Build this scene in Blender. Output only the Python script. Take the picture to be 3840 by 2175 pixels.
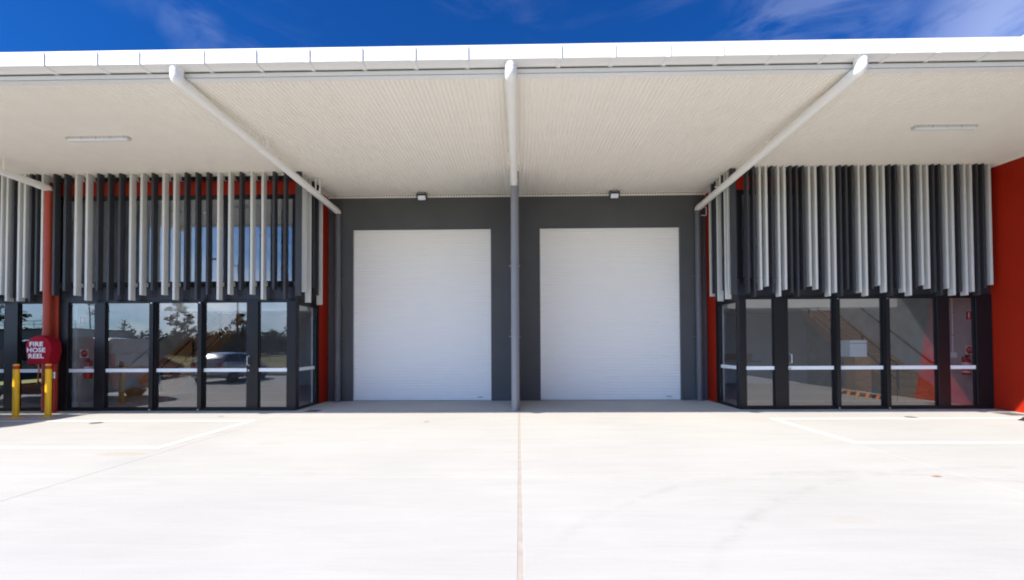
import bpy, bmesh, math, random
from mathutils import Vector, Matrix
random.seed(7)
for o in list(bpy.data.objects): bpy.data.objects.remove(o)
S = bpy.context.scene
COL = S.collection
PI = math.pi
R = math.radians

# ------------------------------------------------------------------ camera
EYE = 1.59
yaw, pitch, roll = R(.90), R(1.04), R(-.27)
fw = Vector((-math.sin(yaw)*math.cos(pitch), math.cos(yaw)*math.cos(pitch), math.sin(pitch)))
rt = fw.cross(Vector((0, 0, 1))).normalized(); up = rt.cross(fw)
c_, s_ = math.cos(roll), math.sin(roll)
rt2 = c_*rt + s_*up; up2 = -s_*rt + c_*up
cd = bpy.data.cameras.new('camera'); cam = bpy.data.objects.new('camera', cd); COL.objects.link(cam)
M = Matrix.Identity(4)
for i in range(3):
    M[i][0] = rt2[i]; M[i][1] = up2[i]; M[i][2] = -fw[i]
M[2][3] = EYE
cam.matrix_world = M
cd.sensor_width = 36; cd.lens = 15.375; cd.shift_y = .0458; cd.clip_start = .05; cd.clip_end = 3000
S.camera = cam

# ------------------------------------------------------------------ sky, sun, exposure
SUNV = Vector((-.99, -.673, 1)).normalized()
W = bpy.data.worlds.new('World'); S.world = W; W.use_nodes = True
nt = W.node_tree; N = nt.nodes; L = nt.links
for n in list(N): N.remove(n)
out = N.new('ShaderNodeOutputWorld'); bg = N.new('ShaderNodeBackground')
sky = N.new('ShaderNodeTexSky'); sky.sky_type = 'NISHITA'; sky.sun_disc = False
sky.sun_elevation = math.asin(SUNV.z); sky.sun_rotation = math.atan2(SUNV.x, SUNV.y)
sky.air_density = 1.0; sky.dust_density = .5; sky.ozone_density = 3.0
tint = N.new('ShaderNodeMix'); tint.data_type = 'RGBA'; tint.blend_type = 'MULTIPLY'; tint.inputs[0].default_value = 1
tint.inputs[7].default_value = (.10, .36, .72, 1)
L.new(sky.outputs[0], tint.inputs[6])
tc = N.new('ShaderNodeTexCoord')
mp = N.new('ShaderNodeMapping'); mp.inputs['Scale'].default_value = (2.2, 2.2, 6.5); mp.inputs['Rotation'].default_value = (0, .35, 0)
mp.inputs['Location'].default_value = (1.3, .4, .2)
L.new(tc.outputs['Generated'], mp.inputs[0])
def wnoise(scale, detail, rough, dist, src=mp):
    n = N.new('ShaderNodeTexNoise'); n.inputs['Scale'].default_value = scale; n.inputs['Detail'].default_value = detail
    n.inputs['Roughness'].default_value = rough; n.inputs['Distortion'].default_value = dist
    L.new(src.outputs[0], n.inputs['Vector']); return n
def wmr(src, a, b, c, d):
    m = N.new('ShaderNodeMapRange'); m.inputs[1].default_value = a; m.inputs[2].default_value = b
    m.inputs[3].default_value = c; m.inputs[4].default_value = d; m.clamp = True; L.new(src, m.inputs[0]); return m.outputs[0]
def wmath(op, a, b):
    m = N.new('ShaderNodeMath'); m.operation = op
    for i, v in enumerate((a, b)):
        if isinstance(v, (int, float)): m.inputs[i].default_value = v
        else: L.new(v, m.inputs[i])
    return m.outputs[0]
n1 = wnoise(2.0, 9, .62, .8); n2 = wnoise(.9, 4, .5, .2)
wisp = wmath('MULTIPLY', wmr(n1.outputs[0], .47, .72, 0, 1), wmr(n2.outputs[0], .42, .60, 0, 1))
# banks of thin cloud standing in a few parts of the sky
def bank(dirn, a, b):
    v = N.new('ShaderNodeVectorMath'); v.operation = 'DOT_PRODUCT'; L.new(tc.outputs['Generated'], v.inputs[0])
    v.inputs[1].default_value = Vector(dirn).normalized(); return wmr(v.outputs['Value'], a, b, 0, 1)
fine = wmr(n1.outputs[0], .42, .62, 0, 1)
b1 = wmath('MULTIPLY', bank((.492, .709, .505), .984, .9985), fine)
b2 = wmath('MULTIPLY', bank((.69, .585, .425), .990, .999), wmr(n1.outputs[0], .30, .52, 0, 1.6))
b3 = wmath('MULTIPLY', bank((-.520, .685, .510), .9986, .9999), fine)
sep = N.new('ShaderNodeSeparateXYZ'); L.new(tc.outputs['Generated'], sep.inputs[0])
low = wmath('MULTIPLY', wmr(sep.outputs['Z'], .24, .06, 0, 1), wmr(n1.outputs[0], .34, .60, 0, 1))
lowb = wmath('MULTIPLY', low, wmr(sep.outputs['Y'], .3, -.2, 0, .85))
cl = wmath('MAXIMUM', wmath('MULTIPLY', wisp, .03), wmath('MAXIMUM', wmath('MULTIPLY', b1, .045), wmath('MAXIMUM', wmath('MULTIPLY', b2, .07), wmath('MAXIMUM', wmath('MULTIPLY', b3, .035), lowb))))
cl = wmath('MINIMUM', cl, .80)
# deep blue away from the sun, paler haze round it
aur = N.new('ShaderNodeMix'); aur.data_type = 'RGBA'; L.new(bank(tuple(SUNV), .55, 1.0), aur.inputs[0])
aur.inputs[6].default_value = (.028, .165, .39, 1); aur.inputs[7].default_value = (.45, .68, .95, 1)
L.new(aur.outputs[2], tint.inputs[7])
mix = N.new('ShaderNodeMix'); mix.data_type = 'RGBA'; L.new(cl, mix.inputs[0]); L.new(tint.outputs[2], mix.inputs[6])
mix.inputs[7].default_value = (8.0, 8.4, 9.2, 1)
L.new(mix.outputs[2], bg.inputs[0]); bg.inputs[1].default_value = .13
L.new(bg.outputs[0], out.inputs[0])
sl = bpy.data.lights.new('sun', 'SUN'); sl.energy = 3.35; sl.angle = R(.5); sl.color = (1, .912, .785)
sun = bpy.data.objects.new('sun', sl); COL.objects.link(sun); sun.rotation_euler = SUNV.to_track_quat('Z', 'Y').to_euler()
sun.location = (-20, -12, 30)
S.view_settings.view_transform = 'Standard'; S.view_settings.look = 'None'; S.view_settings.exposure = 1.50; S.view_settings.gamma = 1
S.render.resolution_x = 1024; S.render.resolution_y = 580
S.render.engine = 'CYCLES'
S.cycles.use_adaptive_sampling = False; S.cycles.use_denoising = True; S.cycles.filter_width = 2.0; S.cycles.denoising_prefilter = 'NONE'; W.cycles.sampling_method = 'NONE'
S.cycles.max_bounces = 10; S.cycles.diffuse_bounces = 6; S.cycles.transparent_max_bounces = 16; S.cycles.glossy_bounces = 5

# ------------------------------------------------------------------ materials
def mat(name, col, rough=.5, metal=0, var=.05, vscale=3, bump=0, bscale=60, spec=.5, coat=0, stretch=(1, 1, 1)):
    m = bpy.data.materials.new(name); m.use_nodes = True
    nt = m.node_tree; n = nt.nodes; l = nt.links; b = n['Principled BSDF']
    b.inputs['Roughness'].default_value = rough; b.inputs['Metallic'].default_value = metal
    b.inputs['Specular IOR Level'].default_value = spec; b.inputs['Coat Weight'].default_value = coat
    t = n.new('ShaderNodeTexCoord'); mp = n.new('ShaderNodeMapping'); mp.inputs['Scale'].default_value = stretch
    l.new(t.outputs['Object'], mp.inputs[0])
    no = n.new('ShaderNodeTexNoise'); no.inputs['Scale'].default_value = vscale; no.inputs['Detail'].default_value = 6
    l.new(mp.outputs[0], no.inputs['Vector'])
    mr = n.new('ShaderNodeMapRange'); mr.inputs[1].default_value = .25; mr.inputs[2].default_value = .75
    mr.inputs[3].default_value = 1-var; mr.inputs[4].default_value = 1+var; l.new(no.outputs[0], mr.inputs[0])
    mx = n.new('ShaderNodeVectorMath'); mx.operation = 'SCALE'; mx.inputs[0].default_value = col[:3]; l.new(mr.outputs[0], mx.inputs['Scale'])
    l.new(mx.outputs[0], b.inputs['Base Color'])
    if bump:
        nb = n.new('ShaderNodeTexNoise'); nb.inputs['Scale'].default_value = bscale; nb.inputs['Detail'].default_value = 4
        l.new(mp.outputs[0], nb.inputs['Vector'])
        bp = n.new('ShaderNodeBump'); bp.inputs['Strength'].default_value = bump; bp.inputs['Distance'].default_value = .01
        l.new(nb.outputs[0], bp.inputs['Height']); l.new(bp.outputs[0], b.inputs['Normal'])
    m['b'] = 1
    return m

WHITE = mat('cream_steel', (.92, .875, .795), .42, var=.02)
GUTW = mat('white_steel', (.80, .80, .79), .35, var=.02)
PIPEW = mat('white_pipe', (.88, .86, .82), .35, var=.02)
DOORW = mat('white_shutter', (.91, .89, .855), .38, var=.0)
GREY = mat('charcoal_render', (.085, .087, .092), .75, var=.08, vscale=1.3, bump=.25, bscale=160)
GREYP = mat('grey_pipe', (.12, .125, .14), .45, var=.05)
GREYC = mat('light_grey_pipe', (.24, .25, .275), .45, var=.05)
RED = mat('red_panel', (.36, .017, .004), .5, spec=.25, var=.06, vscale=1.5, bump=.1, bscale=140)
REDP = mat('red_pipe', (.36, .045, .018), .45, var=.06)
BLACK = mat('black_aluminium', (.010, .010, .012), .35, spec=.3, var=.08)
DARKP = mat('dark_spandrel', (.028, .028, .036), .4, spec=.3, var=.08)
BLADEW = mat('pale_grey_blade', (.62, .625, .60), .42, var=.03)
BLADED = mat('charcoal_blade', (.045, .047, .053), .45, spec=.3, var=.08)
STEEL = mat('stainless', (.6, .6, .6), .25, metal=1)
FILM = mat('white_film', (.78, .83, .85), .5, var=.02)
INTW = mat('plaster_white', (.84, .84, .83), .8, var=.02)
INTG = mat('precast_grey', (.42, .42, .415), .85, var=.16, vscale=2.5, bump=.5, bscale=40)
INTD = mat('grey_board', (.55, .56, .58), .8, var=.05)
FLOOR = mat('floor_grey', (.34, .24, .24), .55, var=.1)
WOOD = mat('timber', (.46, .23, .09), .45, var=.3, vscale=4, stretch=(1, 9, 9))
TAN = mat('laminate_tan', (.45, .34, .22), .4, var=.08)
YEL = mat('yellow_powdercoat', (.95, .53, .006), .35, var=.04)
REDTAPE = mat('red_tape', (.42, .02, .01), .4)
REDF = mat('fire_red', (.50, .012, .015), .35, var=.05)
REDC = mat('red_vinyl', (.34, .005, .018), .65, spec=.2, var=.12, vscale=5, bump=.6, bscale=14)
TXT = mat('white_print', (.85, .83, .85), .6)
RUB = mat('black_rubber', (.02, .02, .021), .7, var=.2, bump=.3, bscale=90)
ORG = mat('orange_strap', (.75, .20, .02), .6)
LENS = mat('lamp_lens', (.75, .76, .78), .2)
FLENS = mat('flood_lens', (.80, .82, .9), .2)
LINE = mat('line_paint', (.86, .86, .85), .6, var=.04, vscale=8)
IRON = mat('cast_iron', (.13, .125, .12), .6, var=.3, vscale=30)
SIL = mat('silver_paint', (.55, .56, .58), .25, metal=.3, coat=.6, var=.01)
DKCAR = mat('maroon_paint', (.16, .03, .02), .25, coat=.8, var=.01)
CARG = mat('car_glass', (.015, .017, .02), .05, spec=.8)
TAIL = mat('tail_lamp', (.45, .01, .01), .15)
BARK = mat('bark', (.12, .09, .07), .9, var=.3, vscale=8)
LEAF = mat('gum_leaf', (.060, .075, .030), .7, var=.35, vscale=1.2)
LEAFD = mat('scrub_leaf', (.040, .055, .022), .75, var=.4, vscale=.5)
MULCH = mat('mulch', (.085, .045, .03), .95, var=.5, vscale=12, bump=1, bscale=25)
KERB = mat('kerb_concrete', (.42, .41, .39), .85, var=.1)

def glass_mat():
    m = bpy.data.materials.new('window_glass'); m.use_nodes = True
    nt = m.node_tree; n = nt.nodes; l = nt.links; n.clear()
    o = n.new('ShaderNodeOutputMaterial'); tr = n.new('ShaderNodeBsdfTransparent'); tr.inputs[0].default_value = (.93, .95, .96, 1)
    gl = n.new('ShaderNodeBsdfGlossy'); gl.inputs['Roughness'].default_value = .0; gl.inputs[0].default_value = (.93, .96, 1, 1)
    fr = n.new('ShaderNodeFresnel'); fr.inputs[0].default_value = 1.52
    ma = n.new('ShaderNodeMath'); ma.operation = 'MULTIPLY_ADD'; ma.inputs[1].default_value = .9; ma.inputs[2].default_value = .11; ma.use_clamp = True
    l.new(fr.outputs[0], ma.inputs[0])
    t = n.new('ShaderNodeTexCoord'); no = n.new('ShaderNodeTexNoise'); no.inputs['Scale'].default_value = 1.1; no.inputs['Detail'].default_value = 1
    l.new(t.outputs['Object'], no.inputs['Vector'])
    bp = n.new('ShaderNodeBump'); bp.inputs['Strength'].default_value = .12; bp.inputs['Distance'].default_value = .012
    l.new(no.outputs[0], bp.inputs['Height']); l.new(bp.outputs[0], gl.inputs['Normal'])
    gg = n.new('ShaderNodeNewGeometry'); inv = n.new('ShaderNodeMath'); inv.operation = 'SUBTRACT'; inv.inputs[0].default_value = 1; l.new(gg.outputs['Backfacing'], inv.inputs[1])
    mm = n.new('ShaderNodeMath'); mm.operation = 'MULTIPLY'; l.new(ma.outputs[0], mm.inputs[0]); l.new(inv.outputs[0], mm.inputs[1])
    mx = n.new('ShaderNodeMixShader'); l.new(mm.outputs[0], mx.inputs[0]); l.new(tr.outputs[0], mx.inputs[1]); l.new(gl.outputs[0], mx.inputs[2])
    l.new(mx.outputs[0], o.inputs[0]); return m
GLASS = glass_mat()

TRANSL = bpy.data.materials.new('translucent_sheet'); TRANSL.use_nodes = True
_n = TRANSL.node_tree.nodes; _l = TRANSL.node_tree.links; _t = _n.new('ShaderNodeBsdfTranslucent'); _t.inputs[0].default_value = (.85, .87, .88, 1)
_l.new(_t.outputs[0], _n['Material Output'].inputs[0])
def concrete_mat():
    m = bpy.data.materials.new('broomed_concrete'); m.use_nodes = True
    nt = m.node_tree; n = nt.nodes; l = nt.links; b = n['Principled BSDF']; b.inputs['Roughness'].default_value = .82
    b.inputs['Specular IOR Level'].default_value = .25
    geo = n.new('ShaderNodeNewGeometry')
    def mapping(scale, rot=0):
        mp = n.new('ShaderNodeMapping'); mp.inputs['Scale'].default_value = scale; mp.inputs['Rotation'].default_value = (0, 0, rot)
        l.new(geo.outputs['Position'], mp.inputs[0]); return mp
    def noise(mp, s, d, r=.55, dist=0):
        x = n.new('ShaderNodeTexNoise'); x.inputs['Scale'].default_value = s; x.inputs['Detail'].default_value = d
        x.inputs['Roughness'].default_value = r; x.inputs['Distortion'].default_value = dist; l.new(mp.outputs[0], x.inputs['Vector']); return x.outputs[0]
    def mr(x, a, b_, c, d):
        k = n.new('ShaderNodeMapRange'); k.inputs[1].default_value = a; k.inputs[2].default_value = b_; k.inputs[3].default_value = c; k.inputs[4].default_value = d
        l.new(x, k.inputs[0]); return k.outputs[0]
    def mth(op, a, b_):
        k = n.new('ShaderNodeMath'); k.operation = op
        for i, v in enumerate((a, b_)):
            if isinstance(v, (int, float)): k.inputs[i].default_value = v
            else: l.new(v, k.inputs[i])
        return k.outputs[0]
    base = mapping((1, 1, 1)); st = mapping((1.2, 26, 1), R(-48))
    st2 = mapping((.6, 4, 1), R(-55))
    big = mr(noise(base, .35, 4), .3, .7, .94, 1.045)
    mid = mr(noise(st2, 1.0, 8, .7, .6), .3, .7, .945, 1.035)
    strk = mr(noise(st, 1.0, 6, .65), .3, .7, .97, 1.025)
    grit = mr(noise(base, 70, 2), .3, .7, .97, 1.03)
    val = mth('MULTIPLY', mth('MULTIPLY', big, mid), mth('MULTIPLY', strk, grit))
    # dried water and rust stains
    blot = mr(noise(base, 1.15, 5, .6, .4), .66, .76, 0, .55)
    sep = n.new('ShaderNodeSeparateXYZ'); l.new(geo.outputs['Position'], sep.inputs[0])
    def ring(cx, cy, rad, w, y0):
        dx = mth('SUBTRACT', sep.outputs['X'], cx); dy = mth('SUBTRACT', sep.outputs['Y'], cy)
        d = mth('SQRT', mth('ADD', mth('MULTIPLY', dx, dx), mth('MULTIPLY', dy, dy)), 0)
        return mth('MULTIPLY', mr(mth('ABSOLUTE', mth('SUBTRACT', d, rad), 0), 0, w, 1, 0), mr(sep.outputs['Y'], y0, y0+1.0, 0, 1))
    brk = mr(noise(mapping((1, 1, 1)), 3, 5, .7), .42, .62, 0, 1)
    tyre = mth('MULTIPLY', mth('MAXIMUM', ring(3.9, 1.2, 4.3, .10, 3.0), ring(6.2, -.2, 5.9, .10, 2.6)), brk)
    tyre = mth('MULTIPLY', tyre, .10)
    def spot(cx, cy, rx, ry, amt):
        dx = mth('DIVIDE', mth('SUBTRACT', sep.outputs['X'], cx), rx); dy = mth('DIVIDE', mth('SUBTRACT', sep.outputs['Y'], cy), ry)
        d = mth('ADD', mth('MULTIPLY', dx, dx), mth('MULTIPLY', dy, dy))
        d = mth('ADD', d, mr(noise(mapping((1, 1, 1)), 9, 4, .7), .3, .7, -.5, .5))
        return mr(d, .5, 1.0, amt, 0)
    sp = None
    for a in ((-5.85, 6.42, .42, .14, .8), (-5.5, 8.0, .14, .09, .5), (-5.55, 8.02, .1, .06, .4), (-4.05, 7.1, .25, .08, .45), (-5.15, 6.95, .2, .08, .4), (2.9, 2.92, .14, .09, .35), (5.2, 5.2, .3, .15, .3), (3.0, 4.0, .2, .1, .3), (-2.2, 2.65, .22, .09, .35), (-7.3, 8.0, .2, .12, .3)):
        s = spot(*a); sp = s if sp is None else mth('MAXIMUM', sp, s)
    c0 = n.new('ShaderNodeVectorMath'); c0.operation = 'SCALE'; c0.inputs[0].default_value = (.445, .442, .428)
    l.new(mth('SUBTRACT', val, tyre), c0.inputs['Scale'])
    mx = n.new('ShaderNodeMix'); mx.data_type = 'RGBA'; l.new(mth('MULTIPLY', mth('MAXIMUM', mth('MULTIPLY', blot, .5), sp), .55), mx.inputs[0])
    l.new(c0.outputs[0], mx.inputs[6]); mx.inputs[7].default_value = (.40, .34, .26, 1)
    l.new(mx.outputs[2], b.inputs['Base Color'])
    bp = n.new('ShaderNodeBump'); bp.inputs['Strength'].default_value = .35; bp.inputs['Distance'].default_value = .004
    l.new(noise(st, 3.0, 5, .7), bp.inputs['Height']); l.new(bp.outputs[0], b.inputs['Normal'])
    return m
CONC = concrete_mat()
SEAL = mat('joint_sealant', (.40, .36, .32), .8, var=.15, vscale=7)

def grass_mat():
    m = bpy.data.materials.new('dry_grass'); m.use_nodes = True
    n = m.node_tree.nodes; l = m.node_tree.links; b = n['Principled BSDF']; b.inputs['Roughness'].default_value = .95
    g = n.new('ShaderNodeNewGeometry'); a = n.new('ShaderNodeTexNoise'); a.inputs['Scale'].default_value = .12; a.inputs['Detail'].default_value = 8
    l.new(g.outputs['Position'], a.inputs['Vector']); r = n.new('ShaderNodeValToRGB')
    r.color_ramp.elements[0].position = .38; r.color_ramp.elements[0].color = (.10, .13, .025, 1)
    r.color_ramp.elements[1].position = .60; r.color_ramp.elements[1].color = (.26, .21, .06, 1)
    l.new(a.outputs[0], r.inputs[0]); l.new(r.outputs[0], b.inputs['Base Color']); return m
GRASS = grass_mat()

def van_mat():
    m = bpy.data.materials.new('van_wrap'); m.use_nodes = True
    n = m.node_tree.nodes; l = m.node_tree.links; b = n['Principled BSDF']; b.inputs['Roughness'].default_value = .25; b.inputs['Coat Weight'].default_value = .5
    t = n.new('ShaderNodeTexCoord'); v = n.new('ShaderNodeTexVoronoi'); v.inputs['Scale'].default_value = 1.6; l.new(t.outputs['Object'], v.inputs['Vector'])
    s = n.new('ShaderNodeSeparateColor'); l.new(v.outputs['Color'], s.inputs[0])
    r = n.new('ShaderNodeValToRGB'); r.color_ramp.interpolation = 'CONSTANT'; e = r.color_ramp.elements
    e[0].color = (.10, .35, .60, 1); e[1].position = .35; e[1].color = (.55, .16, .05, 1)
    for p, c in ((.55, (.03, .12, .30, 1)), (.75, (.20, .50, .62, 1))): x = e.new(p); x.color = c
    l.new(s.outputs[0], r.inputs[0])
    sx = n.new('ShaderNodeSeparateXYZ'); l.new(t.outputs['Object'], sx.inputs[0])
    w = n.new('ShaderNodeMapRange'); w.inputs[1].default_value = .98; w.inputs[2].default_value = 1.0; l.new(sx.outputs['Z'], w.inputs[0])
    mx = n.new('ShaderNodeMix'); mx.data_type = 'RGBA'; l.new(w.outputs[0], mx.inputs[0]); l.new(r.outputs[0], mx.inputs[6]); mx.inputs[7].default_value = (.78, .78, .78, 1)
    l.new(mx.outputs[2], b.inputs['Base Color']); return m
VAN = van_mat()

# ------------------------------------------------------------------ mesh helpers
class MB:
    def __init__(s): s.v = []; s.f = []; s.m = []; s.cur = 0; s.mats = []
    def use(s, m):
        if m not in s.mats: s.mats.append(m)
        s.cur = s.mats.index(m); return s
    def add(s, v, f):
        k = len(s.v); s.v += [tuple(x) for x in v]
        for q in f: s.f.append(tuple(i+k for i in q)); s.m.append(s.cur)
        return s
    def box(s, x0, x1, y0, y1, z0, z1):
        x0, x1 = sorted((x0, x1)); y0, y1 = sorted((y0, y1)); z0, z1 = sorted((z0, z1))
        v = [(x, y, z) for z in (z0, z1) for y in (y0, y1) for x in (x0, x1)]
        return s.add(v, [(0, 2, 3, 1), (4, 5, 7, 6), (0, 1, 5, 4), (2, 6, 7, 3), (0, 4, 6, 2), (1, 3, 7, 5)])
    def cbox(s, x0, x1, y0, y1, z0, z1, c=.004):   # box with chamfered vertical edges
        p = [(x0+c, y0), (x1-c, y0), (x1, y0+c), (x1, y1-c), (x1-c, y1), (x0+c, y1), (x0, y1-c), (x0, y0+c)]
        return s.prism(p, z0, z1)
    def prism(s, p, z0, z1):
        n = len(p)
        return s.add([(x, y, z0) for x, y in p]+[(x, y, z1) for x, y in p],
                     [tuple(range(n))[::-1], tuple(range(n, 2*n))]+[(i, (i+1) % n, (i+1) % n+n, i+n) for i in range(n)])
    def prismx(s, p, x0, x1):      # polygon in (y,z) pushed along x
        n = len(p)
        return s.add([(x0, y, z) for y, z in p]+[(x1, y, z) for y, z in p],
                     [tuple(range(n)), tuple(range(n, 2*n))[::-1]]+[(i+n, (i+1) % n+n, (i+1) % n, i) for i in range(n)])
    def prismy(s, p, y0, y1):      # polygon in (x,z) pushed along y
        n = len(p)
        return s.add([(x, y0, z) for x, z in p]+[(x, y1, z) for x, z in p],
                     [tuple(range(n)), tuple(range(n, 2*n))[::-1]]+[(i+n, (i+1) % n+n, (i+1) % n, i) for i in range(n)])
    def tube(s, path, r, n=14, caps=True):
        P = [Vector(p) for p in path]; rings = []; k = len(s.v)
        rr = r if isinstance(r, (list, tuple)) else [r]*len(P)
        t0 = (P[1]-P[0]).normalized(); a = t0.cross(Vector((0, 0, 1)))
        if a.length < .01: a = t0.cross(Vector((1, 0, 0)))
        a.normalize()
        for i, p in enumerate(P):
            t = ((P[min(i+1, len(P)-1)]-p).normalized()+(p-P[max(i-1, 0)]).normalized()) if 0 < i < len(P)-1 else ((P[1]-P[0]) if i == 0 else (P[-1]-P[-2]))
            t.normalize(); a = (a-t*a.dot(t)).normalized(); b = t.cross(a)
            for j in range(n):
                w = 2*PI*j/n; rings.append(p+(a*math.cos(w)+b*math.sin(w))*rr[i])
        f = []
        for i in range(len(P)-1):
            for j in range(n): f.append((i*n+j, i*n+(j+1) % n, (i+1)*n+(j+1) % n, (i+1)*n+j))
        if caps: f += [tuple(range(n))[::-1], tuple(range((len(P)-1)*n, len(P)*n))]
        return s.add(rings, f)
    def lathe(s, prof, cx, cy, n=20):   # (r,z) list
        v = []; f = []; m = len(prof)
        for r, z in prof:
            for j in range(n): v.append((cx+r*math.cos(2*PI*j/n), cy+r*math.sin(2*PI*j/n), z))
        for i in range(m-1):
            for j in range(n): f.append((i*n+j, i*n+(j+1) % n, (i+1)*n+(j+1) % n, (i+1)*n+j))
        f += [tuple(range(n))[::-1], tuple(range((m-1)*n, m*n))]
        return s.add(v, f)
    def mesh(s, name, mt, smooth=False):
        me = bpy.data.meshes.new(name); me.from_pydata(s.v, [], s.f)
        if s.mats:
            for x in s.mats: me.materials.append(x)
            me.polygons.foreach_set('material_index', s.m)
        else: me.materials.append(mt)
        if smooth:
            me.shade_smooth()
            try: me.set_sharp_from_angle(angle=R(40))
            except Exception: pass
        me.update(); return me
    def build(s, name, mt=None, parent=None, smooth=False, loc=None):
        o = bpy.data.objects.new(name, s.mesh(name, mt, smooth)); COL.objects.link(o)
        if parent: o.parent = parent
        if loc: o.location = loc
        return o
def bend(path, r, n=5):     # round the corners of a polyline
    P = [Vector(p) for p in path]; o = [P[0]]
    for i in range(1, len(P)-1):
        a = (P[i-1]-P[i]); b = (P[i+1]-P[i]); d = min(r, a.length*.45, b.length*.45)
        p0 = P[i]+a.normalized()*d; p1 = P[i]+b.normalized()*d
        for k in range(n+1):
            t = k/n; o.append((1-t)**2*p0+2*t*(1-t)*P[i]+t*t*p1)
    return o+[P[-1]]
def tag(o, label, cat, group=None, kind=None):
    if label: o['label'] = label
    if cat: o['category'] = cat
    if group: o['group'] = group
    if kind: o['kind'] = kind
    return o
def empty(name, loc=(0, 0, 0), label=None, cat=None, group=None, parent=None):
    o = bpy.data.objects.new(name, None); COL.objects.link(o); o.location = loc; o.empty_display_size = .2
    if parent: o.parent = parent
    return tag(o, label, cat, group)
def inst(name, mesh, parent, loc=(0, 0, 0), rz=0, scale=None):
    o = bpy.data.objects.new(name, mesh); COL.objects.link(o); o.parent = parent; o.location = loc; o.rotation_euler = (0, 0, rz)
    if scale: o.scale = scale
    return o
def text_mesh(body, size, offset=.0, extrude=.001, align='CENTER', space=1.0):
    cu = bpy.data.curves.new('lettering', 'FONT'); cu.body = body; cu.size = size; cu.offset = offset; cu.extrude = extrude
    cu.align_x = align; cu.align_y = 'CENTER'; cu.space_character = space; cu.resolution_u = 4
    o = bpy.data.objects.new('lettering', cu); COL.objects.link(o)
    dg = bpy.context.evaluated_depsgraph_get(); me = bpy.data.meshes.new_from_object(o.evaluated_get(dg))
    bpy.data.objects.remove(o); me.name = 'lettering'; return me
def put_text(name, body, size, mt, parent, loc, rot, offset=0, extrude=.001, space=1.0):
    me = text_mesh(body, size, offset, extrude, space=space); me.materials.clear(); me.materials.append(mt)
    o = bpy.data.objects.new(name, me); COL.objects.link(o); o.parent = parent; o.location = loc; o.rotation_euler = rot; return o
def structure(o): o['kind'] = 'structure'; return o

# ------------------------------------------------------------------ ground
G = 10.75     # glass line
WL = 12.50    # roller door wall
structure(MB().add([(-700, -900, -.16), (700, -900, -.16), (700, 500, -.16), (-700, 500, -.16)], [(0, 1, 2, 3)]).build('ground', GRASS))
pav = structure(MB().box(-30, 11.40, -1.9, WL+.15, -.15, -.012).build('pavement', SEAL))
gx = [-30, -23, -17.2, -11.3, -5.36, 0.005, 5.30, 11.38]
gy = [-1.9, 5.30, WL+.14]
for i in range(len(gx)-1):
    for j in range(2):
        a = .022 if abs(gx[i]) < .1 else .0018; b = .022 if abs(gx[i+1]) < .1 else .0018
        x0, x1, y0, y1 = gx[i]+a, gx[i+1]-b, gy[j]+.0018, gy[j+1]-.0018
        c = .002
        m = MB().add([(x0, y0, -.011), (x1, y0, -.011), (x1, y1, -.011), (x0, y1, -.011), (x0, y0, -c), (x1, y0, -c), (x1, y1, -c), (x0, y1, -c),
                      (x0+c, y0+c, 0), (x1-c, y0+c, 0), (x1-c, y1-c, 0), (x0+c, y1-c, 0)],
                     [(0, 1, 5, 4), (1, 2, 6, 5), (2, 3, 7, 6), (3, 0, 4, 7), (4, 5, 9, 8), (5, 6, 10, 9), (6, 7, 11, 10), (7, 4, 8, 11), (8, 9, 10, 11)])
        m.build('concrete_slab', CONC, pav)
MB().box(-.0168, .0268, -1.9, 12.48, -.0118, -.002).build('joint_strip', SEAL, pav)
kb = MB()
for i in range(24): kb.box(-30+i*1.725+.004, -30+(i+1)*1.725-.004, -2.06, -1.905, -.15, .12)
structure(kb.build('kerb', KERB))
structure(MB().box(-30, 11.3, -4.4, -2.065, -.155, .03).build('garden_bed', MULCH))

def line(name, pts, w=.10):
    m = MB()
    for (x0, y0, x1, y1) in pts: m.add([(x0, y0, .004), (x1, y0, .004), (x1, y1, .004), (x0, y1, .004)], [(0, 1, 2, 3)])
    return m.build(name, LINE)
tag(line('parking_line', [(-20, 6.75, -5.62, 6.85), (-20, 9.19, -5.62, 9.29), (-5.72, 6.851, -5.62, 9.189)]),
    'white painted parking bay outline on the concrete before the yellow bollards', 'line marking')
tag(line('parking_line', [(5.31, 7.03, 11.36, 7.13), (5.31, 9.30, 11.36, 9.40), (5.31, 7.131, 5.41, 9.299)]),
    'white painted parking bay outline on the concrete reaching the red side wall', 'line marking')

# ------------------------------------------------------------------ the warehouse
B = empty('warehouse', (0, G, 0), 'long white canopied warehouse front with charcoal walls, red ends and two shutter doors', 'warehouse')
def part(mb, name, mt=None, parent=None, smooth=False):
    p = parent or B
    o = mb.build(name, mt, p, smooth)
    if p is B: o.location = (0, -G, 0)
    return o
# doorway wall, one piece with two openings
m = MB()
XL, XR = -5.49, 5.34
for a, b in ((XL, -4.80), (-.785, .598), (4.62, XR)): m.box(a, b, WL, WL+.2, 0, 4.945)
m.box(XL, XR, WL, WL+.2, 4.945, 5.95)
wall = part(m, 'front_wall', GREY)
part(MB().box(-.165, .012, 10.66, WL-.002, 0, 5.93), 'dividing_wall', GREYC)
m = MB()
for x0, x1 in ((-.33, -.17), (.016, .15)): m.prismx([(10.62, 5.833), (10.62, 5.839), (WL-.05, 5.892), (WL-.05, 5.886)], x0, x1)
part(m, 'cover_plate', WHITE)

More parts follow.
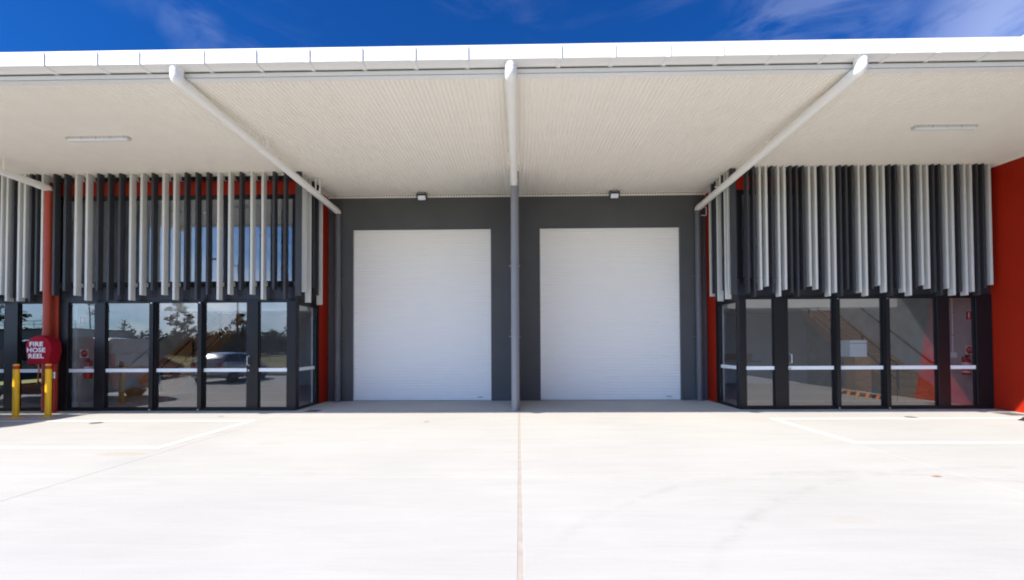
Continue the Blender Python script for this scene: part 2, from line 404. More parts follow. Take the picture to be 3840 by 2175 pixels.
# roller shutter doors
prof = [(-.004, .0), (-.004, .012), (.014, .017), (.018, .030), (.018, .066), (.014, .081), (-.004, .0858)]
sm = MB(); n = len(prof)
sm.add([(0, -y, z) for y, z in prof]+[(4.04, -y, z) for y, z in prof]+[(0, .01, 0), (0, .01, .0855), (4.04, .01, 0), (4.04, .01, .0855)],
       [(i, i+n, i+n+1, i+1) for i in range(n-1)]+[(2*n, 2*n+1, 2*n+3, 2*n+2)])
slat_me = sm.mesh('door_slat', DOORW)
for x0, lab in ((-4.77, 'left roller shutter, just left of the central downpipe'), (.618, 'right roller shutter, just right of the central downpipe')):
    fr = MB().box(x0-.035, x0+.0, WL+.02, WL+.05, 0, 4.94)
    d = part(fr, 'roller_door', GREYP); d['label'] = lab
    part(MB().box(x0+3.975, x0+4.01, WL+.02, WL+.05, 0, 4.94), 'guide_rail', GREYP, d)
    for k in range(57): inst('door_slat', slat_me, d, (x0-.04, WL+.075, .045+k*.0859))
    part(MB().box(x0-.03, x0+3.99, WL+.055, WL+.085, .012, .044), 'bottom_bar', DOORW, d)
    part(MB().box(x0+3.58, x0+3.72, WL+.052, WL+.0565, .085, .115), 'door_badge', STEEL, d)
    part(MB().box(x0-.03, x0+3.99, WL+.09, WL+.13, 4.90, 4.944), 'head_seal', RUB, d)

# soffit of corrugated sheets
def soff_z(y): return 5.905-.0285*(12.5-y)
def sheet_mesh(y1):
    m = MB(); v = []; f = []; ns = 80
    for i in range(ns+1):
        x = .78*i/ns; z = (-.010, -.010, -.010, -.008, .014, .018, .014, -.008)[i % 8]
        v += [(x, 6.63, soff_z(6.63)+z), (x, y1, soff_z(y1)+z)]
    f = [(2*i, 2*i+1, 2*i+3, 2*i+2) for i in range(ns)]
    return m.add(v, f).mesh('soffit_sheet', WHITE, True)
shA, shB = sheet_mesh(G+.02), sheet_mesh(WL+.02)
sof = part(MB().prismx([(6.61, soff_z(6.61)+.04), (6.61, soff_z(6.61)+.07), (WL+.1, soff_z(WL+.1)+.07), (WL+.1, soff_z(WL+.1)+.04)], -24, 11.39), 'canopy_deck', WHITE)
k = 0; x = -23.27
while x < 11.3:
    me = shB if (x+.78 > -5.6 and x < 5.5) else shA
    w = 1 if x+.78 < 11.39 else (11.385-x)/.78
    inst('soffit_sheet', me, sof, (x, 0, 0), scale=(w, 1, 1)); x += .78; k += 1
scr = MB()
for yy in (7.25, 8.6, 10.1, 11.6):
    for i in range(210):
        x = -23.27+.0117+i*.234; jj = 0
        if x > 11.3 or (yy > 10.5 and not -5.4 < x < 5.3): continue
        z = soff_z(yy)-.0115; scr.box(x-.006, x+.006, yy-.006, yy+.006, z, z+.008)
o = part(scr, 'roofing_screw', WHITE, sof); o['kind'] = 'stuff'
# cream trims
m = MB()
m.box(XL, XR, WL-.03, WL-.002, 5.845, 5.885)
def slope(y0, y1, h0, h1, x0, x1): m.prismx([(y0, soff_z(y0)-h0), (y0, soff_z(y0)-h1), (y1, soff_z(y1)-h1), (y1, soff_z(y1)-h0)], x0, x1)
slope(G, WL-.031, .05, .012, XL+.002, XL+.03); slope(G, WL-.031, .05, .012, XR-.03, XR-.002)
m.box(-24, XL+.03, G-.10, G-.004, 5.812, 5.845).box(XR-.03, 11.385, G-.10, G-.004, 5.812, 5.845)
slope(6.64, G-.11, .06, .012, 11.355, 11.385)
part(m, 'soffit_trim', WHITE)
part(MB().box(-24, 11.385, 6.585, 6.593, 5.728, 5.79).box(-24, 11.385, 6.594, 6.70, 5.716, 5.721), 'edge_flashing', GUTW)

# gutter
def gp(y, z): return (y-.33, z-.2215)
def gut(x0, x1, d):
    t = .004
    P = [(6.90, 6.22), (6.90, 6.03+t), (6.70+t, 6.03+t), (6.70+t, 6.235), (6.715, 6.235), (6.715, 6.24), (6.70, 6.24), (6.70, 6.03), (6.90+t, 6.03), (6.90+t, 6.22)]
    m = MB(); Q = [(gp(y, z)[0]-d, gp(y, z)[1]-d*.5) for y, z in P]; nn = len(Q)
    m.add([(x0, y, z) for y, z in Q]+[(x1, y, z) for y, z in Q], [(i+nn, (i+1) % nn+nn, (i+1) % nn, i) for i in range(nn)])
    return m
gt = part(gut(-24, -10.2, 0), 'gutter', GUTW)
for a, b, d in ((-10.2, -4.08, .003), (-4.10, 1.07, 0), (1.05, 6.17, .003), (6.15, 11.38, 0)): part(gut(a, b, d), 'gutter_section', GUTW, gt)
br = MB().box(-.03, .03, 6.692, 6.696, 6.021, 6.232).box(-.03, .03, 6.6965, 6.93, 6.021, 6.0245)
br.add([(.031, 6.684, 6.021), (.031, 6.696, 6.021), (.031, 6.696, 6.225), (.031, 6.684, 6.205), (.034, 6.684, 6.021), (.034, 6.696, 6.021), (.034, 6.696, 6.225), (.034, 6.684, 6.205)],
       [(0, 1, 2, 3), (7, 6, 5, 4), (0, 3, 7, 4), (3, 2, 6, 7), (2, 1, 5, 6), (1, 0, 4, 5)])
br.tube([(.004, 6.690, 6.205), (.004, 6.684, 6.205)], .008, 8)
br.v = [(x, *gp(y, z)) for x, y, z in br.v]; bme = br.mesh('gutter_bracket', GUTW)
for x in [-23+.80*i for i in range(20)]+[.951*q for q in (-7.49, -6.64, -5.97, -4.94, -4.12, -3.28, -2.45, -1.62, -.8, .65, 1.48, 2.32, 3.13, 3.95, 4.77, 5.74, 6.43, 7.25, 8.1, 8.93, 9.76, 10.6, 11.45)]:
    if x < -7.13 and x > -7.8: continue
    inst('gutter_bracket', bme, gt, (x, 0, 0))
# roof sheet behind the gutter, ends and back
def rz_(y): return 5.84+(y-6.6)*.036
m = MB()
for a, b, c, d in ((-24, -11.05, 6.6, 24), (-11.049, -8.6, 6.6, 13.35), (-11.049, -8.6, 17.3, 24), (-8.599, 8.899, 6.6, 24), (8.9, 11.349, 6.6, 13.35), (8.9, 11.349, 17.3, 24), (11.35, 11.39, 6.6, 24)):
    m.prismx([(c, rz_(c)), (c, rz_(c)+.06), (d, rz_(d)+.06), (d, rz_(d))], a, b)
part(m, 'roof', WHITE)
for a, b in ((-11.049, -8.6), (8.9, 11.349)): part(MB().prismx([(13.351, rz_(13.35)+.01), (13.351, rz_(13.35)+.02), (17.299, rz_(17.3)+.02), (17.299, rz_(17.3)+.01)], a, b), 'added_roof_light', TRANSL)  # unseen translucent panels added to brighten the offices and stairs below
part(MB().box(-24, 11.39, 24.0, 24.2, 0, 6.6).box(-24.2, -24, G, 24.2, 0, 6.6), 'rear_wall', GREY)

# side wall at the right end: red where it faces the forecourt, charcoal further out
part(MB().prismx([(8.68, 0), (G+.3, 0), (G+.3, 8.45), (10.35, 8.45)], 11.40, 11.62), 'side_wall', RED)['label'] = 'red painted end of the side wall'
part(MB().prismx([(-8, 0), (8.678, 0), (10.348, 8.45), (-8, 8.45)], 11.40, 11.62), 'side_wall', GREY)['label'] = 'charcoal part of the side wall'
part(MB().box(11.40, 11.62, G+.302, 24.2, 0, 8.45), 'side_wall', INTG)['label'] = 'bare concrete part of the side wall inside'
m = MB(); m.box(11.385, 11.64, -8, 24.2, 8.28, 8.50); part(m, 'wall_capping', GUTW)

# window walls: (frames, spandrels, glass)
def bay(xs, z0, z1, frames, y0=G-.05, y1=G+.06):
    """xs: list of pane spans"""
def shopfront(panes, x0, x1, name, lab):
    f = MB(); f.box(x0, x1, G-.04, G+.06, 0, .058); f.box(x0, x1, G-.04, G+.06, 2.70, 2.76)
    for a, b in [(x0, x1)]: f.box(a+.004, b-.004, G-.052, G-.041, .0, .03)
    S0 = part(f, name, BLACK); S0['label'] = lab
    ed = x0
    for a, b in panes:
        if a-ed > .01: part(MB().cbox(ed, a, G-.055, G+.06, .0585, 2.6995, .005), 'mullion', BLACK, S0)
        ed = b
        b0 = MB(); t = .028
        b0.box(a, b, G-.02, G+.03, .0585, .0585+t).box(a, b, G-.02, G+.03, 2.6995-t, 2.6995)
        b0.box(a, a+t, G-.02, G+.03, .0586+t, 2.6994-t).box(b-t, b, G-.02, G+.03, .0586+t, 2.6994-t)
        part(b0, 'glazing_bead', BLACK, S0)
        part(MB().box(a+t-.004, b-t+.004, G, G+.008, .08, 2.676), 'window_pane', GLASS, S0)
        part(MB().box(a+.003, b-.003, G-.0235, G-.0205, .957, 1.043), 'safety_strip', FILM, S0)
    if x1-ed > .01: part(MB().cbox(ed, x1, G-.055, G+.06, .0585, 2.6995, .005), 'mullion', BLACK, S0)
    return S0
def upper(cuts, x0, x1, lab):
    f = MB(); f.box(x0, x1, G-.03, G+.05, 3.10, 3.20); f.box(x0, x1, G-.03, G+.05, 5.26, 5.358)
    U = part(f, 'window_frame', BLACK); U['label'] = lab
    ed = [x0]+cuts+[x1]
    for i, c in enumerate(ed): part(MB().box(max(c-.04, x0), min(c+.04, x1), G-.028, G+.05, 3.2005, 5.2595), 'mullion', BLACK, U)
    for a, b in zip(ed[:-1], ed[1:]): part(MB().box(a+.03, b-.03, G, G+.008, 3.19, 5.27), 'window_pane', GLASS, U)
    part(MB().box(x0, x1, G-.02, G+.05, 2.7605, 3.0995), 'spandrel_panel', DARKP)
    part(MB().box(x0, x1, G-.02, G+.05, 5.3585, 5.745), 'red_fascia', RED)
    part(MB().box(x0, x1, G-.025, G+.05, 5.7455, 5.838), 'top_rail', BLACK)
PL = [(-11.21, -10.55), (-10.28, -9.17), (-9.00, -7.94), (-7.81, -6.72), (-6.44, -5.72)]
PR = [(5.51, 6.20), (6.52, 7.63), (7.76, 8.81), (8.95, 10.09), (10.38, 11.01)]
SL = shopfront(PL, -11.52, -5.50, 'shopfront', 'black framed shopfront left of the shutters')
SR = shopfront(PR, 5.35, 11.392, 'shopfront', 'black framed shopfront right of the shutters')
PF = [(-19.0, -18.0), (-17.8, -16.6), (-16.4, -15.2), (-15.0, -14.0), (-13.9, -12.83), (-12.49, -11.86)]
SF = shopfront(PF, -19.4, -11.53, 'shopfront', 'black framed shopfront of the neighbouring unit at far left')
upper([-9.1, -7.3], -11.52, -5.50, 'upper window behind the left blades'); upper([7.2, 9.0], 5.35, 11.392, 'upper window behind the right blades')
upper([-17, -15, -13], -19.4, -11.53, 'upper window behind the far left blades')
part(MB().box(-24, -19.41, G-.02, G+.1, 0, 5.84), 'front_wall', GREY)
# door pulls
for Sx, x, s in ((SL, -6.66, -1), (SR, 6.555, 1)):
    p = bend([(x, G-.056, 1.12), (x, G-.13, 1.12), (x, G-.13, 1.345), (x, G-.056, 1.345)], .03)
    part(MB().tube(p, .012, 10).tube([(x, G-.056, 1.12), (x, G-.064, 1.12)], .02, 12).tube([(x, G-.056, 1.345), (x, G-.064, 1.345)], .02, 12).tube([(x, G-.056, .99), (x, G-.075, .99)], .022, 12), 'door_handle', STEEL, Sx, True)
for Sx, xs in ((SL, (-9.085, -7.875)), (SR, (7.695, 8.88))):
    for x in xs:
        part(MB().box(x-.05, x+.05, G-.095, G-.056, .06, 2.69), 'sliding_stile', BLACK, Sx)
        part(MB().box(x-.02, x+.02, G-.10, G-.096, 2.655, 2.675).box(x-.03, x+.01, G-.115, G-.096, .02, .05), 'corner_cap', STEEL, Sx)
# glazed returns into the recess
def ret(X, s, nm):
    """s=+1: faces +x (left unit); s=-1: faces -x"""
    Y0, Y1, Y2 = G+.061, 11.95, WL-.003
    f = MB(); a, b = sorted((X, X-s*.10))
    f.box(a, b, Y0, Y1, 0, .058).box(a, b, Y0, Y1, 2.62, 2.76).box(a, b, Y1-.16, Y1-.0, .0585, 2.6195).box(a, b, Y0, Y0+.06, .0585, 2.6195)
    Q = part(f, 'shopfront', BLACK); Q['label'] = nm
    part(MB().box(X-s*.05, X-s*.058, Y0+.05, Y1-.15, .05, 2.63), 'window_pane', GLASS, Q)
    part(MB().box(X-s*.046, X-s*.049, Y0+.06, Y1-.16, .957, 1.043), 'safety_strip', FILM, Q)
    part(MB().box(a, b, Y0, Y1, 2.7605, 3.13), 'spandrel_panel', DARKP)
    part(MB().box(a, b, Y0, Y0+.2, 3.1305, 5.358).box(a, b, Y1-.1, Y1, 3.1305, 5.358), 'window_frame', BLACK)
    part(MB().box(X-s*.05, X-s*.058, Y0+.19, Y1-.09, 3.12, 5.36), 'window_pane', GLASS)
    part(MB().box(a, b, Y0, Y1, 5.3585, 5.835), 'red_fascia', RED)
    e = X+s*.003
    part(MB().box(min(e, X-s*.10), max(e, X-s*.10), Y1+.002, Y2, 0, 5.868), 'red_panel', RED)
ret(-5.50, 1, 'glazed return beside the left shutter'); ret(5.35, -1, 'glazed return beside the right shutter')

# vertical blades
def blade(w, d, z0, z1, mt):
    m = MB(); m.use(mt); m.cbox(0, w, 0, d, z0, z1, .003)
    for zz in (3.06, 5.69):
        m.use(mt); m.box(w+.0005, w+.006, d-.05, d+.06, zz, zz+.10); m.box(w+.006, w+.04, d+.052, d+.058, zz, zz+.10)
        m.use(STEEL); m.tube([(w+.006, d-.02, zz+.05), (w+.012, d-.02, zz+.05)], .007, 6)
    return m.mesh('louvre_blade', mt)
cache = {}
def bl(w, d, z, c):
    k = (w, d, z, c)
    if k not in cache: cache[k] = blade(w, d, z, 5.842, BLADEW if c == 'W' else BLADED)
    return cache[k]
def screen(x0, x1, lab):
    s = part(MB().box(x0, x1, G-.085, G-.055, 3.06, 3.16).box(x0, x1, G-.085, G-.055, 5.70, 5.80), 'louvre_screen', BLACK); s['label'] = lab; return s
A_, B_, C_ = 2.964, 2.848, 2.724
left = [('D', B_), ('D', A_), ('W', B_), ('W', C_), ('D', A_), ('D', C_), ('D', B_), ('W', C_), ('W', B_), ('D', A_), ('W', B_), ('W', C_), ('D', A_), ('D', C_), ('D', B_), ('W', C_), ('W', B_), ('D', A_), ('W', B_), ('W', C_), ('D', A_), ('D', C_)]
s1 = screen(-11.45, -5.58, 'screen of widely spaced upright blades over the left shopfront')
for i, (c, z) in enumerate(left): inst('louvre_blade', bl(.058, .14, z, c), s1, (-11.407+i*.27143, G-.27, 0))
Lv = {1: 2.957, 2: 2.877, 3: 2.796, 4: 2.715}
right = 'D3 D4 W2 W1 D3 W4 W2 D3 D4 D2 W1 W2 D3 W4 W3 D4 D2 D3 W3 W4 D2 W1 W3 D4 D2 W3 W4 D2 W1 W2 D3 D4 W2 W4 D3 W4 W3 D4 D2 W1'.split()
s2 = screen(5.40, 11.38, 'screen of closely spaced upright blades over the right shopfront')
for i, q in enumerate(right):
    b0 = bl(.05, .15, Lv[int(q[1])], q[0]); e = 5.511+i*.14592
    o = inst('louvre_blade', b0, s2, (e, G-.28, 0), scale=(-1, 1, 1))
fl = 'W1 D2 W3 W4 D2 D3 W1 W4 D3 W2 D4 W1 D2 D3 W4 D1 W2 W4 D3 W4 W3 D4 D2 W1'.split()
s3 = screen(-15.2, -11.63, 'screen of closely spaced upright blades at the far left edge')
for i, q in enumerate(fl): inst('louvre_blade', bl(.05, .15, Lv[int(q[1])], q[0]), s3, (-11.687-.1455*(len(fl)-1-i), G-.28, 0))
# blades on the two returns, turned to face the recess
def rscreen(X, s, items, lab):
    a, b = sorted((X+s*.03, X+s*.06))
    q = part(MB().box(a, b, G-.1, 11.9, 3.06, 3.16).box(a, b, G-.1, 11.9, 5.70, 5.80), 'louvre_screen', BLACK); q['label'] = lab
    for y, z, c in items:
        m = bl(.05, .14, round(z, 3), c); o = inst('louvre_blade', m, q)
        o.matrix_local = Matrix(((0, -s, 0, X+s*.215), (1, 0, 0, y-.025), (0, 0, 1, 0), (0, 0, 0, 1)))
rscreen(-5.50, 1, [(10.53, 2.81, 'D'), (10.77, 2.93, 'W'), (11.02, 2.69, 'W'), (11.19, 3.09, 'D'), (11.44, 2.92, 'D'), (11.66, 2.69, 'W')], 'short return screen of blades beside the left shutter')
rscreen(5.35, -1, [(10.63, 2.78, 'D'), (10.77, 2.85, 'W'), (10.93, 2.70, 'W'), (11.07, 2.93, 'D'), (11.34, 2.69, 'W'), (11.48, 2.77, 'D'), (11.64, 2.92, 'D'), (11.79, 2.86, 'W')], 'short return screen of blades beside the right shutter')
for e in (-5.585, 5.40): part(MB().box(min(e, e+.06), max(e, e+.06), G-.05, G-.021, 3.2, 5.3), 'corner_post', BLACK)

# interiors of the two offices
def interior(s, xs, party, nm):
    """xs: return wall x; party: far wall x"""
    lo, hi = sorted((xs, party))
    part(MB().box(lo, hi, G+.08, 17.5, -.02, .012), 'office_floor', FLOOR)
    part(MB().box(lo, hi, 17.5, 17.6, 0, 5.9), 'office_wall', INTD)
    part(MB().box(min(xs, xs+s*.1), max(xs, xs+s*.1), 11.97, 17.49, 0, 5.9), 'office_wall', INTW)
    st = party-s*1.35
    a, b = sorted((xs+s*.11, st))
    part(MB().box(a, b, G+.08, 17.49, 2.78, 3.05), 'office_ceiling', INTW)
    part(MB().box(lo, hi, 15.9, 17.49, 2.78, 3.05) if False else MB().box(min(st, party), max(st, party), 15.9, 17.49, 2.78, 3.05), 'office_ceiling', INTW)
    part(MB().box(a, b, G+1.0, G+1.35, 2.55, 2.779), 'ceiling_beam', INTW)
    v0, v1 = sorted((st-s*.05, party)); part(MB().box(v0, v1, 13.2, 13.3, 3.06, 5.71), 'office_wall', INTD); part(MB().box(v0, v1, G+.08, 13.3, 5.7205, 5.78), 'office_ceiling', INTD)  # upper wall and ceiling added to hide the bright roof panels from outside
    u0, u1 = sorted((st-s*.05, st-s*.15)); part(MB().box(u0, u1, 13.301, 17.49, 3.06, 5.715), 'office_wall', INTD)  # side wall added to close the remaining view of the roof panels
    w0, w1 = sorted((xs, st-s*.06)); part(MB().box(w0, w1, G+.08, 17.49, 5.72, 5.78), 'office_ceiling', INTD)
interior(-1, -5.62, -11.10, 'left'); interior(1, 5.47, 11.395, 'right')
part(MB().box(-11.24, -11.105, G+.062, 17.5, 0, 5.9), 'office_wall', INTG)
part(MB().box(-19, -11.25, 17.5, 17.6, 0, 5.9).box(-19, -11.25, G+.08, 17.49, 2.85, 3.1), 'office_wall', INTD)
part(MB().box(-19.4, -11.25, G+.08, 17.5, -.02, .01), 'office_floor', FLOOR)

def stairs(xw, s, lab):
    """along the wall xw; s=-1 flight lies to the left of the wall"""
    st = empty('staircase', (xw+s*.55, 12.05, 0), lab, 'staircase', None)
    ox, oy = st.location.x, st.location.y
    def P(mb, n, mt, sm=False):
        o = mb.build(n, mt, st, sm); o.location = (-ox, -oy, 0); return o
    x0, x1 = sorted((xw+s*.04, xw+s*1.12)); nst = 15; rise = 2.9/(nst+1); go = .258
    tm = MB().box(x0+.04, x1-.04, 0, .275, -.04, 0).mesh('tread', WOOD)
    rm = MB().box(x0+.04, x1-.04, .0, .02, -rise, -.041).mesh('riser', WOOD)
    for i in range(nst):
        inst('tread', tm, st, (-ox, 12.05+i*go-oy, (i+1)*rise)); inst('riser', rm, st, (-ox, 12.055+i*go-oy, (i+1)*rise))
    L_ = nst*go; Hh = nst*rise
    for x in (x0, x1-.038):
        P(MB().prismx([(11.98, 0), (12.2, 0), (12.05+L_+.1, Hh-.18), (12.05+L_+.1, Hh+.12), (11.98, .28)], x, x+.038), 'stringer', WOOD)
    sl = rise/go
    P(MB().tube(bend([(xw+s*.08, 11.85, 1.05), (xw+s*.08, 12.2, 1.05), (xw+s*.08, 12.2+L_*.85, 1.05+L_*.85*sl)], .05), .024, 10), 'handrail', BLACK, True)
    xo = xw+s*1.10
    P(MB().tube([(xo, 12.05, .98), (xo, 12.05+L_, .98+L_*sl)], .022, 10).tube([(xo, 12.05, .55), (xo, 12.05+L_, .55+L_*sl)], .016, 8).tube([(xo, 12.05, .25), (xo, 12.05+L_, .25+L_*sl)], .016, 8), 'handrail', BLACK, True)
    for k in range(4):
        y = 12.08+k*1.2; P(MB().box(xo-.02, xo+.02, y-.02, y+.02, max((y-12.05)*sl-.1, 0), .98+(y-12.05)*sl), 'baluster', BLACK)
stairs(11.40, -1, 'timber staircase with dark rails climbing along the wall behind the right shopfront glass')
stairs(-11.10, 1, 'timber staircase with dark rails climbing along the wall behind the left shopfront glass')
kt = empty('kitchen_bench', (7.6, 17.1, 0), 'dark kitchen bench with a tan top at the back of the right office', 'kitchen bench')
MB().box(-1.9, 1.6, -.3, .38, .1, .90).build('cabinet', INTD, kt); MB().box(-1.92, 1.62, -.33, .38, .901, .94).build('benchtop', TAN, kt)
MB().box(-1.92, 1.62, .36, .39, .941, 1.2).build('splashback', TAN, kt)
cb = empty('storage_cabinet', (9.55, 12.5, 0), 'narrow timber cabinet standing inside the right shopfront before the stairs', 'cabinet')
MB().box(-.22, .22, -.2, .2, 0, 1.21).build('body', WOOD, cb); MB().box(-.205, .205, -.215, -.201, .05, 1.18).build('cabinet_door', WOOD, cb)
bx = empty('white_box', (9.42, 12.45, 1.215), 'pale carton standing on the timber cabinet behind the right shopfront glass', 'box')
MB().box(-.26, .2, -.2, .2, 0, .46).build('carton', INTW, bx); MB().box(-.262, .202, -.203, -.201, .36, .38).build('tape_strip', TAN, bx)

# ------------------------------------------------------------------ downpipes
def downpipe(x, yend, zb, mt, lab, straps, post=False):
    d = empty('downpipe', (x, yend, 0), lab, 'downpipe', 'downpipes hung under the canopy')
    def P(mb, n, m_, sm=True):
        o = mb.build(n, m_, d, sm); o.location = (-x, -yend, 0); return o
    zs = 5.635
    path = bend([(x, 6.47, 5.808), (x, 6.47, zs), (x, yend, zb), (x, yend, zb-.13)], .085, 8)
    P(MB().tube(path, .082, 24), 'sloping_pipe', PIPEW)
    P(MB().tube([(x, 6.47, 5.8085), (x, 6.47, 5.72)], .0895, 24), 'outlet_socket', PIPEW)
    e = bend([(x, 6.47, 5.735), (x, 6.47, zs), (x, 6.77, zs-(zs-zb)*.3/(yend-6.47))], .085, 8)
    P(MB().tube(e, .0875, 24), 'elbow', PIPEW)
    dy = Vector((0, yend-6.47, zb-zs)).normalized()
    q = Vector((x, yend, zb))
    P(MB().tube([q-dy*.26, q-dy*.10], .0875, 24), 'collar', PIPEW)
    P(MB().tube([(x, yend, zb-.06), (x, yend, .002)], .083, 24), 'vertical_pipe', mt)
    for z in (3.62, 1.86, .16): P(MB().tube([(x, yend, z), (x, yend, z+.13)], .0875, 24), 'pipe_socket', mt)
    if not post:
        for z in (3.50, 1.78):
            P(MB().box(x-.14, x+.14, yend+.075, yend+.10, z, z+.03).tube([(x, yend, z-.0), (x, yend, z+.03)], .0885, 24), 'pipe_clamp', mt)
    for y in straps:
        zz = zs+(zb-zs)*(y-6.47)/(yend-6.47)
        for sx in (-1, 1) if x > -1 and x < 1 else ((1,) if x > 0 else (-1,)):
            pass
        sx = 0 if abs(x) > 1 else .11
        P(MB().box(x-.018-sx, x+.018-sx, y-.003, y+.003, zz+.0, soff_z(y)).box(x-.018+.11, x+.018+.11, y-.003, y+.003, zz, soff_z(y)).box(x-.13, x+.13, y-.0045, y-.0031, zz+.05, zz+.075), 'hanger_strap', PIPEW, False)
    return d
downpipe(-.10, 10.55, 5.50, GREYC, 'central downpipe, white overhead then grey down the dividing wall between the shutters', (9.5,))
downpipe(-5.16, 12.38, 5.42, GREYP, 'downpipe slanting over the left blades then grey beside the left shutter', (8.65, 11.0))
downpipe(5.07, 12.38, 5.42, GREYP, 'downpipe slanting over the right blades then grey beside the right shutter', (8.75, 11.0))
downpipe(-11.58, 10.55, 5.50, REDP, 'red downpipe with a white slanting top at the far left, behind the hose reel', (9.5,), True)
tag(MB().cbox(-11.56, -11.43, 10.645, 10.692, .01, 5.82, .006).box(-11.64, -11.36, 10.60, 10.6935, 0, .012).build('steel_column', REDP), 'slim red steel column right behind the red downpipe', 'column')
tag(MB().tube(bend([(5.16, 12.30, 5.43), (5.28, 12.30, 5.43), (5.28, 12.30, 5.20), (5.14, 12.30, 5.20)], .03), .011, 8).build('conduit', PIPEW, smooth=True), 'short bent white conduit behind the top of the right shutter downpipe', 'conduit')

# ------------------------------------------------------------------ lights
def flood(x, lab):
    f = empty('floodlight', (x, 12.20, 5.755), lab, 'floodlight', 'floodlights over the shutters')
    T = Matrix.Rotation(R(38), 4, 'X')
    def tr(mb, n, mt, sm=False):
        mb.v = [tuple(T @ Vector(p)) for p in mb.v]; return mb.build(n, mt, f, sm)
    tr(MB().cbox(-.125, .125, -.035, .035, -.085, .085, .01), 'housing', RUB)
    tr(MB().box(-.105, .105, -.041, -.036, -.062, .062), 'lens', FLENS)
    for i in range(8): tr(MB().box(-.10+i*.0277, -.094+i*.0277, .036, .075, -.07, .07), 'cooling_fin', RUB)
    MB().tube(bend([(-.145, .0, -.02), (-.145, .0, .10), (-.07, .0, .15), (.07, .0, .15), (.145, .0, .10), (.145, .0, -.02)], .03), .011, 8).build('bracket', RUB, f, True)
    MB().tube([(-.03, 0, .14), (-.03, 0, .17)], .012, 8).tube([(.03, 0, .14), (.03, 0, .17)], .012, 8).build('bolt', STEEL, f)
flood(-2.71, 'small black floodlight under the soffit above the left shutter')
flood(2.69, 'small black floodlight under the soffit above the right shutter')
def batten(x0, x1, y, lab):
    xc = (x0+x1)/2; f = empty('batten_light', (xc, y, soff_z(y)-.005), lab, 'batten light', 'batten lights under the canopy'); h = (x1-x0)/2
    p = []
    for i in range(9): w = PI*i/8; p.append((.055*math.cos(w), -.035-.04*math.sin(w)))
    m = MB(); m.prismx([(a, b) for a, b in p], -h+.02, h-.02)
    m.build('diffuser', LENS, f, True)
    MB().prism([(-h, -.045), (-h+.03, -.065), (h-.03, -.065), (h, -.045), (h, .045), (h-.03, .065), (-h+.03, .065), (-h, .045)], -.034, .0).build('base_tray', INTD, f)
    for i in range(5):
        xx = -h+.05+i*(2*h-.1)/4
        MB().box(xx-.014, xx+.014, -.069, -.063, -.05, -.008).box(xx-.014, xx+.014, .063, .069, -.05, -.008).build('clip', STEEL, f)
batten(-9.04, -7.78, 8.57, 'white batten light on the soffit over the left parking bay')
batten(7.66, 8.86, 8.53, 'white batten light on the soffit over the right parking bay')

# ------------------------------------------------------------------ hose reel, bollards, extinguishers, signs
hr = empty('fire_hose_reel', (-11.36, 10.3, 0), 'fire hose reel under a red vinyl cover, hung behind two yellow bollards', 'hose reel')
def cover():
    n = 40; prof = []
    W_, zb, zt = .25, 1.17, 1.86
    pts = [(-.205, zb), (-.235, 1.35), (-.262, 1.55)]
    for i in range(13):
        w = PI-PI*i/12; pts.append((.262*math.cos(w), 1.60+.262*math.sin(w)))
    pts += [(.258, 1.5), (.235, 1.35), (.215, zb+.01)]
    m = MB(); v = []; f = []; K = len(pts); D = [(-.175, .90), (-.165, .97), (-.14, 1.0), (-.05, 1.01), (.05, 1.0), (.13, .985)]
    for d, sc in D:
        for i, (x, z) in enumerate(pts):
            wob = .006*math.sin(i*1.7+d*40)+.004*math.sin(i*3.1+d*21)
            v.append((x*sc+wob*(1 if d > -.15 else .2), d, 1.5+(z-1.5)*(sc*.5+.5)+wob*.6))
    for a in range(len(D)-1):
        for i in range(K-1): f.append((a*K+i, a*K+i+1, (a+1)*K+i+1, (a+1)*K+i))
    c0 = len(v); v.append((0, -.178, 1.48))
    for i in range(K-1): f.append((c0, i+1, i))
    f.append((c0, 0, K-1))
    b = len(v); v.append((0, .132, 1.48)); o = (len(D)-1)*K
    for i in range(K-1): f.append((b, o+i, o+i+1))
    m.add(v, f); return m
o = cover().build('cover', REDC, hr, True); o.rotation_euler = (0, 0, R(10))
for i, (t, dz) in enumerate((('FIRE', 1.655), ('HOSE', 1.515), ('REEL', 1.375))):
    q = put_text('lettering', t, .145, TXT, o, (-.035, -.1815, dz), (R(90), 0, 0), offset=.005, space=1.05)
MB().tube([(0, -.10, 1.48), (0, .10, 1.48)], .20, 28).build('reel_drum', RUB, hr)
MB().tube([(-.08, .15, 1.50), (-.08, .15, 1.38)], .04).box(-.20, .0, .12, .26, 1.40, 1.46).build('wall_bracket', REDF, hr)
pts = [(-.10, .02, 1.22), (-.16, .03, 1.05), (-.20, .03, .88), (-.17, .03, .74), (-.08, .03, .68), (.02, .03, .74), (.07, .06, .92), (.06, .1, 1.18)]
MB().tube(bend(pts, .1, 4), .014, 10).build('hose', RUB, hr, True)
MB().tube(bend([(.0, -.14, 1.22), (.03, -.15, 1.05), (.01, -.16, .72)], .04), .006, 6).tube(bend([(.0, -.14, 1.22), (.05, -.13, 1.0), (.14, -.10, .90)], .04), .005, 6).tube([(.0, -.17, 1.2), (.0, -.14, 1.22)], .016, 8).build('draw_cord', ORG, hr, True)
MB().tube(bend([(.10, .14, 1.35), (.10, .14, .9), (.10, .14, .01)], .02), .020, 10).tube([(.10, .14, .0), (.10, .14, .014)], .05, 12).build('water_pipe', REDF, hr, True)
MB().tube([(.10, .14, .86), (.10, .14, .98)], .032, 10).tube([(.04, .10, .93), (.16, .10, .93)], .012, 8).tube([(.10, .14, .84), (.10, .14, .861)], .036, 10).build('valve', STEEL, hr, True)

